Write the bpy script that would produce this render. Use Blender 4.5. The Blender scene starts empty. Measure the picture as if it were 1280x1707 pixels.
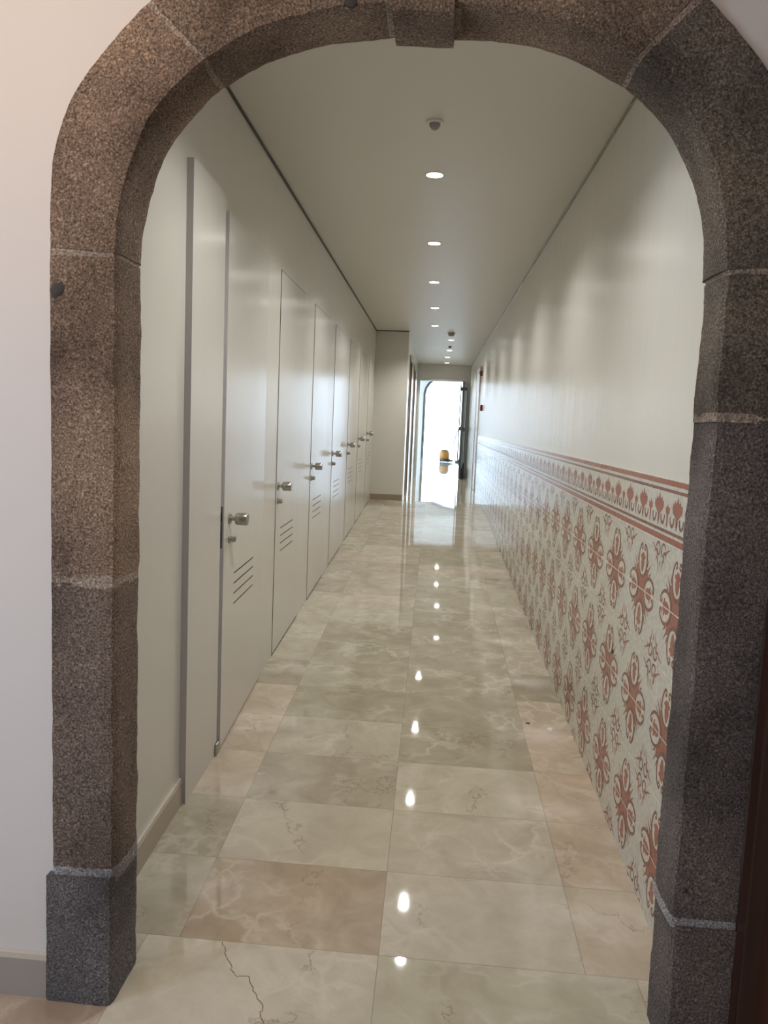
import bpy, bmesh, math, random
from mathutils import Vector, Matrix, noise
S = bpy.context.scene
col = S.collection

# ---------------------------------------------------------------- camera
F, YAW, PIT, ROL, CH = 1315.02, -0.07638, -0.1118, 0.04186, 1.55
cd = bpy.data.cameras.new('camera'); cam = bpy.data.objects.new('camera', cd); col.objects.link(cam)
cd.sensor_fit = 'HORIZONTAL'; cd.sensor_width = 36; cd.lens = F / 1280 * 36
cd.clip_start = .02; cd.clip_end = 300
cy, sy = math.cos(YAW), math.sin(YAW)
fw = Vector((sy*math.cos(PIT), cy*math.cos(PIT), math.sin(PIT)))
r0 = Vector((cy, -sy, 0)); u0 = r0.cross(fw)
rr = r0*math.cos(ROL) + u0*math.sin(ROL); uu = -r0*math.sin(ROL) + u0*math.cos(ROL)
M = Matrix((rr, uu, -fw)).transposed().to_4x4(); M.translation = (0, 0, CH)
cam.matrix_world = M; S.camera = cam

# ---------------------------------------------------------------- sky, exposure, large area lights
w = bpy.data.worlds.new('sky'); S.world = w; w.use_nodes = True
bg = w.node_tree.nodes['Background']; bg.inputs[0].default_value = (.60, .78, 1, 1); bg.inputs[1].default_value = 7.2
S.view_settings.view_transform = 'Standard'; S.view_settings.look = 'None'
S.view_settings.exposure = 0; S.view_settings.gamma = 1
S.view_settings.use_curve_mapping = False

def area(name, loc, rot, sx, sz, power, colr, portal=False):
    l = bpy.data.lights.new(name, 'AREA'); l.shape = 'RECTANGLE'; l.size = sx; l.size_y = sz
    l.energy = power; l.color = colr; l.cycles.is_portal = portal
    o = bpy.data.objects.new(name, l); col.objects.link(o); o.location = loc; o.rotation_euler = rot
    return o
H90 = math.pi/2
area('window_portal', (-2.24, .475, 1.3), (0, -H90, 0), 2.4, .95, 1, (1, 1, 1), True)       # side window of the near room
area('exit_portal', (.6, 27.55, 1.85), (-H90, 0, 0), 3.0, 2.9, 1, (1, 1, 1), True)           # open arch at the far end
area('side_portal', (-2.55, 23, 1.7), (0, -H90, 0), 2.6, 6.4, 1, (1, 1, 1), True)           # unseen side opening, added to brighten the far room
area('ceiling_panel_light', (-1.1, .8, 3.12), (0, 0, 0), .9, .5, 22, (1, .76, .55))

# ---------------------------------------------------------------- node helpers
def new_mat(name):
    m = bpy.data.materials.new(name); m.use_nodes = True
    nt = m.node_tree; b = nt.nodes['Principled BSDF']
    return m, nt, b
def N(nt, t, **k):
    n = nt.nodes.new(t)
    for a, v in k.items():
        if a.startswith('i_'):
            n.inputs[a[2:]].default_value = v
        else: setattr(n, a, v)
    return n
def L(nt, a, b): nt.links.new(a, b)
def plain(name, c, rough=.5, metal=0, spec=.5, bump=0, bscale=200):
    m, nt, b = new_mat(name)
    b.inputs['Base Color'].default_value = (*c, 1); b.inputs['Roughness'].default_value = rough
    b.inputs['Metallic'].default_value = metal; b.inputs['Specular IOR Level'].default_value = spec
    if bump:
        g = N(nt, 'ShaderNodeNewGeometry')
        n = N(nt, 'ShaderNodeTexNoise'); n.inputs['Scale'].default_value = bscale; n.inputs['Detail'].default_value = 3
        L(nt, g.outputs['Position'], n.inputs['Vector'])
        bp = N(nt, 'ShaderNodeBump'); bp.inputs['Strength'].default_value = bump; bp.inputs['Distance'].default_value = .002
        L(nt, n.outputs['Fac'], bp.inputs['Height']); L(nt, bp.outputs['Normal'], b.inputs['Normal'])
    return m
def ramp(nt, stops):
    r = N(nt, 'ShaderNodeValToRGB'); e = r.color_ramp.elements
    while len(e) < len(stops): e.new(.5)
    for i, (p, c) in enumerate(stops):
        e[i].position = p; e[i].color = (*c, 1) if len(c) == 3 else c
    return r

def wall_paint(name, c, rough, streak):
    """painted wall, faint roller streaks running up and down (uneven film of paint)"""
    m, nt, b = new_mat(name)
    g = N(nt, 'ShaderNodeNewGeometry')
    mp = N(nt, 'ShaderNodeMapping'); mp.inputs['Scale'].default_value = (6, 6, .15)
    L(nt, g.outputs['Position'], mp.inputs['Vector'])
    n = N(nt, 'ShaderNodeTexNoise'); n.inputs['Scale'].default_value = 1; n.inputs['Detail'].default_value = 4
    L(nt, mp.outputs[0], n.inputs['Vector'])
    bp = N(nt, 'ShaderNodeBump'); bp.inputs['Strength'].default_value = streak; bp.inputs['Distance'].default_value = .01
    L(nt, n.outputs['Fac'], bp.inputs['Height']); L(nt, bp.outputs['Normal'], b.inputs['Normal'])
    b.inputs['Base Color'].default_value = (*c, 1); b.inputs['Roughness'].default_value = rough
    return m

def stone_mat(name, tint, warm):
    m, nt, b = new_mat(name)
    g = N(nt, 'ShaderNodeNewGeometry'); P = g.outputs['Position']
    big = N(nt, 'ShaderNodeTexNoise'); big.inputs['Scale'].default_value = 3.2; big.inputs['Detail'].default_value = 5
    fine = N(nt, 'ShaderNodeTexNoise'); fine.inputs['Scale'].default_value = 190; fine.inputs['Detail'].default_value = 4; fine.inputs['Roughness'].default_value = .7
    vo = N(nt, 'ShaderNodeTexVoronoi'); vo.inputs['Scale'].default_value = 55
    for q in (big, fine, vo): L(nt, P, q.inputs['Vector'])
    base = ramp(nt, [(.32, tuple(x*.50 for x in tint)), (.5, tint), (.72, warm)])
    L(nt, big.outputs['Fac'], base.inputs[0])
    sp = ramp(nt, [(.33, (.25, .24, .23)), (.47, (.80, .79, .78)), (.57, (1.2, 1.2, 1.2)), (.68, (2.4, 2.35, 2.2))])
    L(nt, fine.outputs['Fac'], sp.inputs[0])
    mx = N(nt, 'ShaderNodeMix', data_type='RGBA', blend_type='MULTIPLY'); mx.inputs['Factor'].default_value = 1
    L(nt, base.outputs[0], mx.inputs['A']); L(nt, sp.outputs[0], mx.inputs['B'])
    # sparse pale crystals
    cr = ramp(nt, [(.0, (1, 1, 1)), (.05, (1, 1, 1)), (.09, (0, 0, 0))])
    L(nt, vo.outputs['Distance'], cr.inputs[0])
    gate = N(nt, 'ShaderNodeMath', operation='GREATER_THAN'); gate.inputs[1].default_value = .8
    L(nt, vo.outputs['Color'], gate.inputs[0])
    mu = N(nt, 'ShaderNodeMath', operation='MULTIPLY'); L(nt, cr.outputs[0], mu.inputs[0]); L(nt, gate.outputs[0], mu.inputs[1])
    m2 = N(nt, 'ShaderNodeMix', data_type='RGBA'); L(nt, mu.outputs[0], m2.inputs['Factor'])
    L(nt, mx.outputs['Result'], m2.inputs['A']); m2.inputs['B'].default_value = (.42, .38, .33, 1)
    L(nt, m2.outputs['Result'], b.inputs['Base Color'])
    b.inputs['Roughness'].default_value = .85; b.inputs['Specular IOR Level'].default_value = .25
    ad = N(nt, 'ShaderNodeMath', operation='MULTIPLY_ADD'); ad.inputs[1].default_value = .5
    L(nt, big.outputs['Fac'], ad.inputs[0]); L(nt, fine.outputs['Fac'], ad.inputs[2])
    bp = N(nt, 'ShaderNodeBump'); bp.inputs['Strength'].default_value = .9; bp.inputs['Distance'].default_value = .006
    L(nt, ad.outputs[0], bp.inputs['Height']); L(nt, bp.outputs['Normal'], b.inputs['Normal'])
    return m

def marble_mat():
    """polished cream marble; per-tile tone from the colour attribute, joint lines from the tile UVs"""
    m, nt, b = new_mat('cream_marble')
    g = N(nt, 'ShaderNodeNewGeometry')
    at = N(nt, 'ShaderNodeAttribute', attribute_name='tile'); se = N(nt, 'ShaderNodeSeparateColor'); L(nt, at.outputs['Color'], se.inputs[0])
    off = N(nt, 'ShaderNodeVectorMath', operation='MULTIPLY_ADD'); off.inputs[1].default_value = (37, 23, 11)
    cb = N(nt, 'ShaderNodeCombineXYZ')
    for k in range(3): L(nt, se.outputs['Green'], cb.inputs[k])
    L(nt, cb.outputs[0], off.inputs[0]); L(nt, g.outputs['Position'], off.inputs[2]); V = off.outputs[0]
    cloud = N(nt, 'ShaderNodeTexNoise'); cloud.inputs['Scale'].default_value = 6; cloud.inputs['Detail'].default_value = 9; cloud.inputs['Roughness'].default_value = .62; cloud.inputs['Distortion'].default_value = .6
    L(nt, V, cloud.inputs['Vector'])
    tone = ramp(nt, [(0, (.25, .218, .158)), (.25, (.34, .295, .22)), (.5, (.44, .395, .31)), (.8, (.56, .515, .42)), (1, (.65, .61, .51))])
    t2 = N(nt, 'ShaderNodeMath', operation='MULTIPLY_ADD'); t2.inputs[1].default_value = .8
    sb = N(nt, 'ShaderNodeMath', operation='SUBTRACT'); sb.inputs[1].default_value = .5
    L(nt, cloud.outputs['Fac'], sb.inputs[0]); L(nt, sb.outputs[0], t2.inputs[0]); L(nt, se.outputs['Red'], t2.inputs[2])
    L(nt, t2.outputs[0], tone.inputs[0])
    # pink / green drift per tile
    hue = ramp(nt, [(0, (.94, 1.0, .93)), (.5, (1, 1, 1)), (1, (1.09, .965, .92))]); L(nt, se.outputs['Blue'], hue.inputs[0])
    mh = N(nt, 'ShaderNodeMix', data_type='RGBA', blend_type='MULTIPLY'); mh.inputs['Factor'].default_value = 1
    L(nt, tone.outputs[0], mh.inputs['A']); L(nt, hue.outputs[0], mh.inputs['B'])
    # pale web of veins
    wn = N(nt, 'ShaderNodeTexNoise'); wn.inputs['Scale'].default_value = 7; wn.inputs['Detail'].default_value = 5
    L(nt, V, wn.inputs['Vector'])
    wv = N(nt, 'ShaderNodeVectorMath', operation='MULTIPLY_ADD'); wv.inputs[1].default_value = (.30, .30, .30)
    L(nt, wn.outputs['Color'], wv.inputs[0]); L(nt, V, wv.inputs[2])
    vv = N(nt, 'ShaderNodeTexVoronoi', feature='DISTANCE_TO_EDGE'); vv.inputs['Scale'].default_value = 5.5
    L(nt, wv.outputs[0], vv.inputs['Vector'])
    vr = ramp(nt, [(0, (1, 1, 1)), (.035, (.6, .6, .6)), (.12, (0, 0, 0))]); L(nt, vv.outputs['Distance'], vr.inputs[0])
    gt = N(nt, 'ShaderNodeTexNoise'); gt.inputs['Scale'].default_value = 3; L(nt, V, gt.inputs['Vector'])
    gr = ramp(nt, [(.43, (0, 0, 0)), (.62, (.45, .45, .45))]); L(nt, gt.outputs['Fac'], gr.inputs[0])
    vm = N(nt, 'ShaderNodeMath', operation='MULTIPLY'); L(nt, vr.outputs[0], vm.inputs[0]); L(nt, gr.outputs[0], vm.inputs[1])
    mv = N(nt, 'ShaderNodeMix', data_type='RGBA'); L(nt, vm.outputs[0], mv.inputs['Factor']); L(nt, mh.outputs['Result'], mv.inputs['A'])
    mv.inputs['B'].default_value = (.68, .63, .53, 1)
    # thin rusty stylolites
    v3 = N(nt, 'ShaderNodeTexVoronoi', feature='DISTANCE_TO_EDGE'); v3.inputs['Scale'].default_value = 1.7
    wz = N(nt, 'ShaderNodeVectorMath', operation='MULTIPLY_ADD'); wz.inputs[1].default_value = (.3, .3, .3)
    wn2 = N(nt, 'ShaderNodeTexNoise'); wn2.inputs['Scale'].default_value = 9; wn2.inputs['Detail'].default_value = 8; wn2.inputs['Roughness'].default_value = .65
    L(nt, V, wn2.inputs['Vector']); L(nt, wn2.outputs['Color'], wz.inputs[0]); L(nt, V, wz.inputs[2]); L(nt, wz.outputs[0], v3.inputs['Vector'])
    r3 = ramp(nt, [(0, (.8, .8, .8)), (.004, (.5, .5, .5)), (.009, (0, 0, 0))]); L(nt, v3.outputs['Distance'], r3.inputs[0])
    g3 = ramp(nt, [(.5, (0, 0, 0)), (.6, (.8, .8, .8))]); g3n = N(nt, 'ShaderNodeTexNoise'); g3n.inputs['Scale'].default_value = 4.3
    L(nt, V, g3n.inputs['Vector']); L(nt, g3n.outputs['Fac'], g3.inputs[0])
    m3 = N(nt, 'ShaderNodeMath', operation='MULTIPLY'); L(nt, r3.outputs[0], m3.inputs[0]); L(nt, g3.outputs[0], m3.inputs[1])
    ms = N(nt, 'ShaderNodeMix', data_type='RGBA'); L(nt, m3.outputs[0], ms.inputs['Factor']); L(nt, mv.outputs['Result'], ms.inputs['A'])
    ms.inputs['B'].default_value = (.20, .13, .085, 1)
    # joints
    uv = N(nt, 'ShaderNodeUVMap', uv_map='UVMap'); sx = N(nt, 'ShaderNodeSeparateXYZ'); L(nt, uv.outputs[0], sx.inputs[0])
    def edge(o, dim):   # distance in metres to the nearer tile edge; uv already in metres, z = size
        return o
    mn = N(nt, 'ShaderNodeMath', operation='MINIMUM'); L(nt, sx.outputs[0], mn.inputs[0]); L(nt, sx.outputs[1], mn.inputs[1])
    jt = N(nt, 'ShaderNodeMath', operation='LESS_THAN'); jt.inputs[1].default_value = .0011; L(nt, mn.outputs[0], jt.inputs[0])
    j2 = N(nt, 'ShaderNodeMath', operation='MULTIPLY'); j2.inputs[1].default_value = .75; L(nt, jt.outputs[0], j2.inputs[0])
    mj = N(nt, 'ShaderNodeMix', data_type='RGBA'); L(nt, j2.outputs[0], mj.inputs['Factor']); L(nt, ms.outputs['Result'], mj.inputs['A'])
    mj.inputs['B'].default_value = (.25, .21, .155, 1)
    L(nt, mj.outputs['Result'], b.inputs['Base Color'])
    b.inputs['Roughness'].default_value = .035; b.inputs['IOR'].default_value = 1.45
    wb = N(nt, 'ShaderNodeTexNoise'); wb.inputs['Scale'].default_value = 3.0; wb.inputs['Detail'].default_value = 2
    L(nt, g.outputs['Position'], wb.inputs['Vector'])
    bp = N(nt, 'ShaderNodeBump'); bp.inputs['Strength'].default_value = .06; bp.inputs['Distance'].default_value = .004
    L(nt, wb.outputs['Fac'], bp.inputs['Height']); L(nt, bp.outputs['Normal'], b.inputs['Normal'])
    return m

def wood_mat(name, c1, c2):
    m, nt, b = new_mat(name)
    g = N(nt, 'ShaderNodeNewGeometry'); mp = N(nt, 'ShaderNodeMapping'); mp.inputs['Scale'].default_value = (40, 40, 2)
    L(nt, g.outputs['Position'], mp.inputs['Vector'])
    n = N(nt, 'ShaderNodeTexNoise'); n.inputs['Scale'].default_value = 1; n.inputs['Detail'].default_value = 5; L(nt, mp.outputs[0], n.inputs['Vector'])
    r = ramp(nt, [(.3, c1), (.7, c2)]); L(nt, n.outputs['Fac'], r.inputs[0]); L(nt, r.outputs[0], b.inputs['Base Color'])
    b.inputs['Roughness'].default_value = .35
    return m

MAT = dict(
    white_wall=wall_paint('white_wall_paint', (.63, .615, .56), .22, .10),
    right_wall=wall_paint('satin_wall_paint', (.63, .62, .57), .25, .35),
    near_wall=wall_paint('cream_wall_paint', (.72, .67, .64), .6, .03),
    ceiling=wall_paint('ceiling_paint', (.62, .595, .54), .45, .0),
    door=wall_paint('door_lacquer', (.63, .615, .57), .20, .10),
    edge=plain('door_edge_grey', (.60, .58, .60), .5),
    gap=plain('shadow_gap', (.045, .04, .035), .5),
    gap_gloss=plain('gap_trim', (.20, .19, .165), .18),
    marble=marble_mat(),
    skirt=plain('skirting_stone', (.42, .36, .29), .25),
    skirt_top=plain('skirting_edge', (.62, .57, .48), .3),
    skirt_grey=plain('grey_skirting', (.38, .335, .30), .3),
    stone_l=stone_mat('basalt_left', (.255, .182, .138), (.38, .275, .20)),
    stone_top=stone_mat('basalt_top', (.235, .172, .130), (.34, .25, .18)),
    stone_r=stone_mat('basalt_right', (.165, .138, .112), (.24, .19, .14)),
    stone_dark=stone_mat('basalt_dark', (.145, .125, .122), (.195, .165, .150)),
    mortar=stone_mat('mortar', (.38, .305, .25), (.44, .36, .29)),
    chalk=stone_mat('pale_mortar', (.36, .35, .36), (.42, .41, .42)), stone_low=stone_mat('basalt_lower', (.205, .158, .130), (.27, .21, .17)), stone_base=stone_mat('basalt_plinth', (.165, .155, .16), (.22, .21, .21)),
    tile=None, steel=plain('brushed_steel', (.42, .41, .38), .28, 1), dark_steel=plain('dark_steel', (.12, .12, .12), .35, 1),
    black=plain('black_plastic', (.02, .02, .02), .4), white_pl=plain('white_plastic', (.7, .68, .64), .4),
    grey_pl=plain('grey_plastic', (.30, .28, .27), .4), dark_grey=plain('dark_grey_metal', (.07, .075, .075), .35),
    yellow=plain('yellow_plastic', (.40, .17, .015), .4), red=plain('red_plastic', (.14, .012, .015), .4),
    wood=wood_mat('dark_mahogany', (.020, .008, .005), (.045, .016, .010)),
    wood2=wood_mat('red_mahogany', (.055, .014, .008), (.095, .026, .014)),
    wood3=wood_mat('brown_door_wood', (.16, .12, .08), (.26, .20, .13)),
    far=plain('far_room_paint', (.82, .82, .80), .6),
)
def tile_mat(name, c, rough=.16):
    m, nt, b = new_mat(name); g = N(nt, 'ShaderNodeNewGeometry')
    n = N(nt, 'ShaderNodeTexNoise'); n.inputs['Scale'].default_value = 14; n.inputs['Detail'].default_value = 2; L(nt, g.outputs['Position'], n.inputs['Vector'])
    bp = N(nt, 'ShaderNodeBump'); bp.inputs['Strength'].default_value = .15; bp.inputs['Distance'].default_value = .004
    L(nt, n.outputs['Fac'], bp.inputs['Height']); L(nt, bp.outputs['Normal'], b.inputs['Normal'])
    n2 = N(nt, 'ShaderNodeTexNoise'); n2.inputs['Scale'].default_value = 60; n2.inputs['Detail'].default_value = 3; L(nt, g.outputs['Position'], n2.inputs['Vector'])
    r = ramp(nt, [(.3, tuple(x*.82 for x in c)), (.7, tuple(x*1.12 for x in c))]); L(nt, n2.outputs['Fac'], r.inputs[0]); L(nt, r.outputs[0], b.inputs['Base Color'])
    b.inputs['Roughness'].default_value = rough
    return m
T_WHITE = tile_mat('glazed_tile_white', (.57, .56, .50)); T_RED = tile_mat('glazed_tile_red', (.31, .105, .075))
T_DARK = tile_mat('glazed_tile_maroon', (.20, .080, .068)); T_GROUT = tile_mat('tile_joint', (.78, .74, .66)); T_SOFT = tile_mat('glazed_tile_cream', (.62, .58, .50))
def emit(name, c, s):
    m, nt, b = new_mat(name); b.inputs['Base Color'].default_value = (0, 0, 0, 1)
    b.inputs['Emission Color'].default_value = (*c, 1); b.inputs['Emission Strength'].default_value = s; return m
LED = emit('led_lens', (1, .97, .90), 30)
def glass_mat():
    m, nt, b = new_mat('clear_glass'); b.inputs['Transmission Weight'].default_value = 1; b.inputs['Roughness'].default_value = 0
    b.inputs['IOR'].default_value = 1.45; b.inputs['Base Color'].default_value = (.85, .93, .95, 1); return m
GLASS = glass_mat()

# ---------------------------------------------------------------- mesh helpers
SK = -0.01673                                  # the corridor runs at a slight angle to the arch wall
def K(u, v, z): return (u + SK*v, v, z)
RS, RY0, RY1 = 0.04129, 2.151, 11.88           # the floor ramps gently up between these two lines
ZF = RS*(RY1-RY0)
def fz(v): return 0 if v < RY0 else (ZF if v > RY1 else RS*(v-RY0))

class MB:
    def __init__(s): s.v = []; s.f = []; s.m = []
    def add(s, vs, fs, mi=0):
        b = len(s.v); s.v += [tuple(x) for x in vs]; s.f += [tuple(b+i for i in f) for f in fs]; s.m += [mi]*len(fs)
    def hexa(s, p, mi=0):      # 8 points: bottom 4 ccw, top 4 ccw
        s.add(p, [(3,2,1,0), (4,5,6,7), (0,1,5,4), (1,2,6,5), (2,3,7,6), (3,0,4,7)], mi)
    def box(s, x0, x1, y0, y1, z0, z1, mi=0, k=False):
        q = [(x0,y0,z0),(x1,y0,z0),(x1,y1,z0),(x0,y1,z0),(x0,y0,z1),(x1,y0,z1),(x1,y1,z1),(x0,y1,z1)]
        s.hexa([K(*a) for a in q] if k else q, mi)
    def lathe(s, prof, c, ax, n=24, mi=0):     # prof: (distance along axis, radius)
        ax = Vector(ax).normalized(); t = ax.orthogonal().normalized(); q = ax.cross(t); c = Vector(c)
        vs = []; fs = []
        for d, r in prof:
            for i in range(n):
                a = 2*math.pi*i/n; vs.append(c + ax*d + (t*math.cos(a) + q*math.sin(a))*r)
        for j in range(len(prof)-1):
            for i in range(n): fs.append((j*n+i, j*n+(i+1) % n, (j+1)*n+(i+1) % n, (j+1)*n+i))
        fs.append(tuple(range(n))[::-1]); fs.append(tuple((len(prof)-1)*n+i for i in range(n)))
        s.add(vs, fs, mi)
    def tube(s, pts, r, n=8, mi=0):
        pts = [Vector(p) for p in pts]; vs = []; fs = []
        for i, p in enumerate(pts):
            d = (pts[min(i+1, len(pts)-1)] - pts[max(i-1, 0)]).normalized(); t = d.orthogonal().normalized(); q = d.cross(t)
            for k in range(n):
                a = 2*math.pi*k/n; vs.append(p + (t*math.cos(a) + q*math.sin(a))*r)
        for j in range(len(pts)-1):
            for i in range(n): fs.append((j*n+i, j*n+(i+1) % n, (j+1)*n+(i+1) % n, (j+1)*n+i))
        fs.append(tuple(range(n))[::-1]); fs.append(tuple((len(pts)-1)*n+i for i in range(n)))
        s.add(vs, fs, mi)
    def obj(s, name, mats, parent=None, smooth=False, bevel=0, origin=None):
        me = bpy.data.meshes.new(name)
        o_ = Vector(origin) if origin else Vector((0, 0, 0))
        me.from_pydata([tuple(Vector(v)-o_) for v in s.v], [], s.f)
        for x in (mats if isinstance(mats, (list, tuple)) else [mats]): me.materials.append(x)
        me.polygons.foreach_set('material_index', s.m)
        bm = bmesh.new(); bm.from_mesh(me); bmesh.ops.recalc_face_normals(bm, faces=bm.faces); bm.to_mesh(me); bm.free()
        if smooth:
            me.shade_smooth()
            try: me.set_sharp_from_angle(angle=math.radians(38))
            except Exception: pass
        o = bpy.data.objects.new(name, me); col.objects.link(o); o.location = o_
        if parent:
            o.parent = parent; o.location = o_ - parent.location if not parent.parent else o_ - parent.location - parent.parent.location
        if bevel:
            bv = o.modifiers.new('bevel', 'BEVEL'); bv.width = bevel; bv.segments = 2; bv.limit_method = 'ANGLE'
        return o
def prism(poly, y0, y1, axis='y'):
    """extrude a closed (a, b) outline along y"""
    n = len(poly); b = MB()
    vs = [(x, y0, z) for x, z in poly] + [(x, y1, z) for x, z in poly]
    fs = [tuple(range(n)), tuple(range(2*n-1, n-1, -1))] + [(i, i+n, (i+1) % n+n, (i+1) % n) for i in range(n)]
    b.add(vs, fs); return b
def struct(o, label=None):
    o['kind'] = 'structure'
    if label: o['label'] = label
    return o
def tag(o, label, cat, group=None):
    o['label'] = label; o['category'] = cat
    if group: o['group'] = group
    return o
def empty(name, loc):
    o = bpy.data.objects.new(name, None); col.objects.link(o); o.location = loc; o.empty_display_size = .1; return o

UL, UR, HC = -.9344, .7529, 2.92
YA, YB = 1.866, 2.04                            # front and back of the stone arch
V1 = RY1; V2 = 18.15
UC = -.45                                       # left wall beyond the column
random.seed(4)

# ---------------------------------------------------------------- floor: one mesh of marble tiles
def build_floor():
    vs, fs, uvs, cols = [], [], [], []
    def tile(u0, u1, v0, v1, tone, hue, sk=True, zofs=0):
        """split into a frame of narrow joint cells so UVs (distance to the edge) stay exact"""
        g = .002
        seed = random.random()
        zf = lambda v: fz(v)
        us = [u0, (u0+u1)/2, u1]; vvs = [v0, (v0+v1)/2, v1]
        b = len(vs)
        for v in vvs:
            for u in us: vs.append(K(u, v, zf(v)) if sk else (u, v, zf(v)))
        for j in range(2):
            for i in range(2):
                q = (b+j*3+i, b+j*3+i+1, b+(j+1)*3+i+1, b+(j+1)*3+i); fs.append(q)
                for jj, ii in ((j, i), (j, i+1), (j+1, i+1), (j+1, i)):
                    du = min(us[ii]-u0, u1-us[ii]); dv = min(vvs[jj]-v0, v1-vvs[jj]); uvs.append((du, dv)); cols.append((tone, seed, hue, 1))
    U0, U1, U2 = -.6877, -.0907, .5083
    R = .4097
    tb = {0: ((.50, .35), (.42, .78), (.66, .5), (.60, .75)), 1: ((.42, .4), (.66, .45), (.60, .5), (.52, .9)),
          2: ((.60, .8), (.42, .5), (.64, .45), (.50, 1.)), 3: ((.60, .8), (.56, .4), (.36, .3), (.52, .9)),
          4: ((.60, .8), (.34, .25), (.36, .3), (.52, .8)), 5: ((.34, .4), (.42, .3), (.42, .35), (.22, .3)),
          6: ((.58, .4), (.40, .3), (.45, .4), (.56, .5)), 7: ((.58, .4), (.36, .3), (.44, .4), (.58, .5)), 8: ((.6, .4), (.58, .3), (.38, .4), (.50, .5))}
    for k in range(24):
        v0 = RY0 + R*k; v1 = min(v0+R, V1)
        if v0 >= V1-.02: break
        cs = tb.get(k) or [(random.uniform(.34, .6), random.uniform(.2, .7)) for _ in range(4)]
        for (a, b_), (t, h) in zip(((UL-.02, U0), (U0, U1), (U1, U2), (U2, UR+.02)), cs): tile(a, b_, v0, v1, t, h)
    for k in range(40):                         # level floor beyond the crest
        v0 = V1 + R*k; v1 = v0+R
        if v0 > 28: break
        if v0 < V2+.2: cells = ((UL+.2, U0), (U0, U1), (U1, U2), (U2, UR+.02))
        else: cells = tuple((-2.6+.6*i, -2.0+.6*i) for i in range(10))
        for a, b_ in cells: tile(a, b_, v0, v1, random.uniform(.5, .72), random.uniform(.2, .6))
    # the threshold slab in the arch, then the floor of the near room
    tile(-.82+.034, U1, 1.745, RY0, .66, .5); tile(U1, .62+.03, 1.745, RY0, .56, .25)
    tile(UL-.05, -.786, 2.0, RY0, .5, .35); tile(.65, UR+.02, 2.0, RY0, .56, .5)
    for (a, b_) in ((-3.0, -2.4), (-2.4, -1.8), (-1.8, -1.2), (-1.2, -.786), (.65, 1.2), (1.2, 1.8), (1.8, 2.4)):
        tile(a, b_, 1.745, 2.0, .40, 1.)
    for j in range(11):
        for i in range(9):
            tile(-3.0+.6*i, -2.4+.6*i, 1.745-.41*(j+1), 1.745-.41*j, .42 + random.uniform(-.05, .05), 1.)
    me = bpy.data.meshes.new('floor'); me.from_pydata(vs, [], fs); me.materials.append(MAT['marble'])
    me.uv_layers.new(name='UVMap'); me.color_attributes.new('tile', 'FLOAT_COLOR', 'CORNER')
    me.uv_layers['UVMap'].data.foreach_set('uv', [x for q in uvs for x in q])
    me.color_attributes['tile'].data.foreach_set('color', [x for q in cols for x in q])
    o = bpy.data.objects.new('floor', me); col.objects.link(o); return o
struct(build_floor(), 'polished cream marble floor rising gently along the corridor')

# ---------------------------------------------------------------- walls and ceiling
b = MB(); b.box(UL-.18, UL, YB, V1+.002, -.05, HC+.12, 0, True); b.box(UL-.001, UL, 2.04, 2.05, 0, .01, 0, True)
struct(b.obj('wall_left', MAT['white_wall']))
b = MB(); b.box(UR, UR+.18, YB, V2+.15, -.05, HC+.12, 0, True)
struct(b.obj('wall_right', MAT['right_wall']))
b = MB(); b.box(UL-.18, UR+.18, YB-.01, V2+.15, HC, HC+.15, 0, True)
struct(b.obj('ceiling', MAT['ceiling']))
# wall returning beside the doors, and the wall beyond it with two tall openings
D1 = (12.75, 13.75); D2 = (15.0, 16.2)
b = MB(); b.box(UL-.18, UC, V1, V1+.18, 0, HC, 0, True)
for a, c in ((V1+.18, D1[0]), (D1[1], D2[0]), (D2[1], V2+.15)): b.box(UC-.18, UC, a, c, 0, HC, 0, True)
for a, c in (D1, D2): b.box(UC-.18, UC, a, c, ZF+2.25, HC, 0, True)
struct(b.obj('wall_back', MAT['white_wall']), 'grey white wall section beyond the row of flush doors')
# far wall with the bright doorway
X0, X1, ZT = -.696, .312, 2.567
def kx(x, v): return x
poly = [(-1.2, ZF-.05), (X0, ZF-.05), (X0, ZT), (X1, ZT), (X1, ZF-.05), (.75, ZF-.05), (.75, HC+.1), (-1.2, HC+.1)]
struct(prism(poly, V2, V2+.14).obj('wall_end', MAT['white_wall']), 'end wall of the corridor around the bright doorway')
b = MB(); t = .035
b.box(X0-t, X0+.012, V2-.018, V2+.155, ZF, ZT+t); b.box(X1-.012, X1+t, V2-.018, V2+.155, ZF, ZT+t); b.box(X0+.012, X1-.012, V2-.018, V2+.155, ZT-.012, ZT+t)
struct(b.obj('trim_1', plain('door_lining', (.62, .62, .60), .35), bevel=.003), 'white lining around the bright doorway')
# front wall around the stone arch
OUT_L = [(-.968, 0), (-.965, 1.90), (-.965, 2.05), (-.962, 2.13), (-.9406, 2.2097), (-.911, 2.275), (-.868, 2.337), (-.818, 2.395), (-.775, 2.4415), (-.7266, 2.4867),
         (-.64, 2.552), (-.55, 2.602), (-.45, 2.642), (-.34, 2.67), (-.22, 2.685), (-.104, 2.69)]
CX = -.104
OUT = OUT_L + [(2*CX-x, z) for x, z in OUT_L[-2::-1]]
OUT = [(min(x, .752), z) for x, z in OUT]
hole = [(x+(.012 if x < CX else -.012), z-(.012 if z > 2.2 else 0)) for x, z in OUT]
poly = [(-2.3, -.02), (hole[0][0], -.02)] + hole[1:-1] + [(hole[-1][0], -.02), (2.0, -.02), (2.0, 3.2), (-2.3, 3.2)]
struct(prism(poly, YA+.010, YB-.01).obj('wall_front', MAT['near_wall']), 'cream painted wall around the stone arch')
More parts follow.
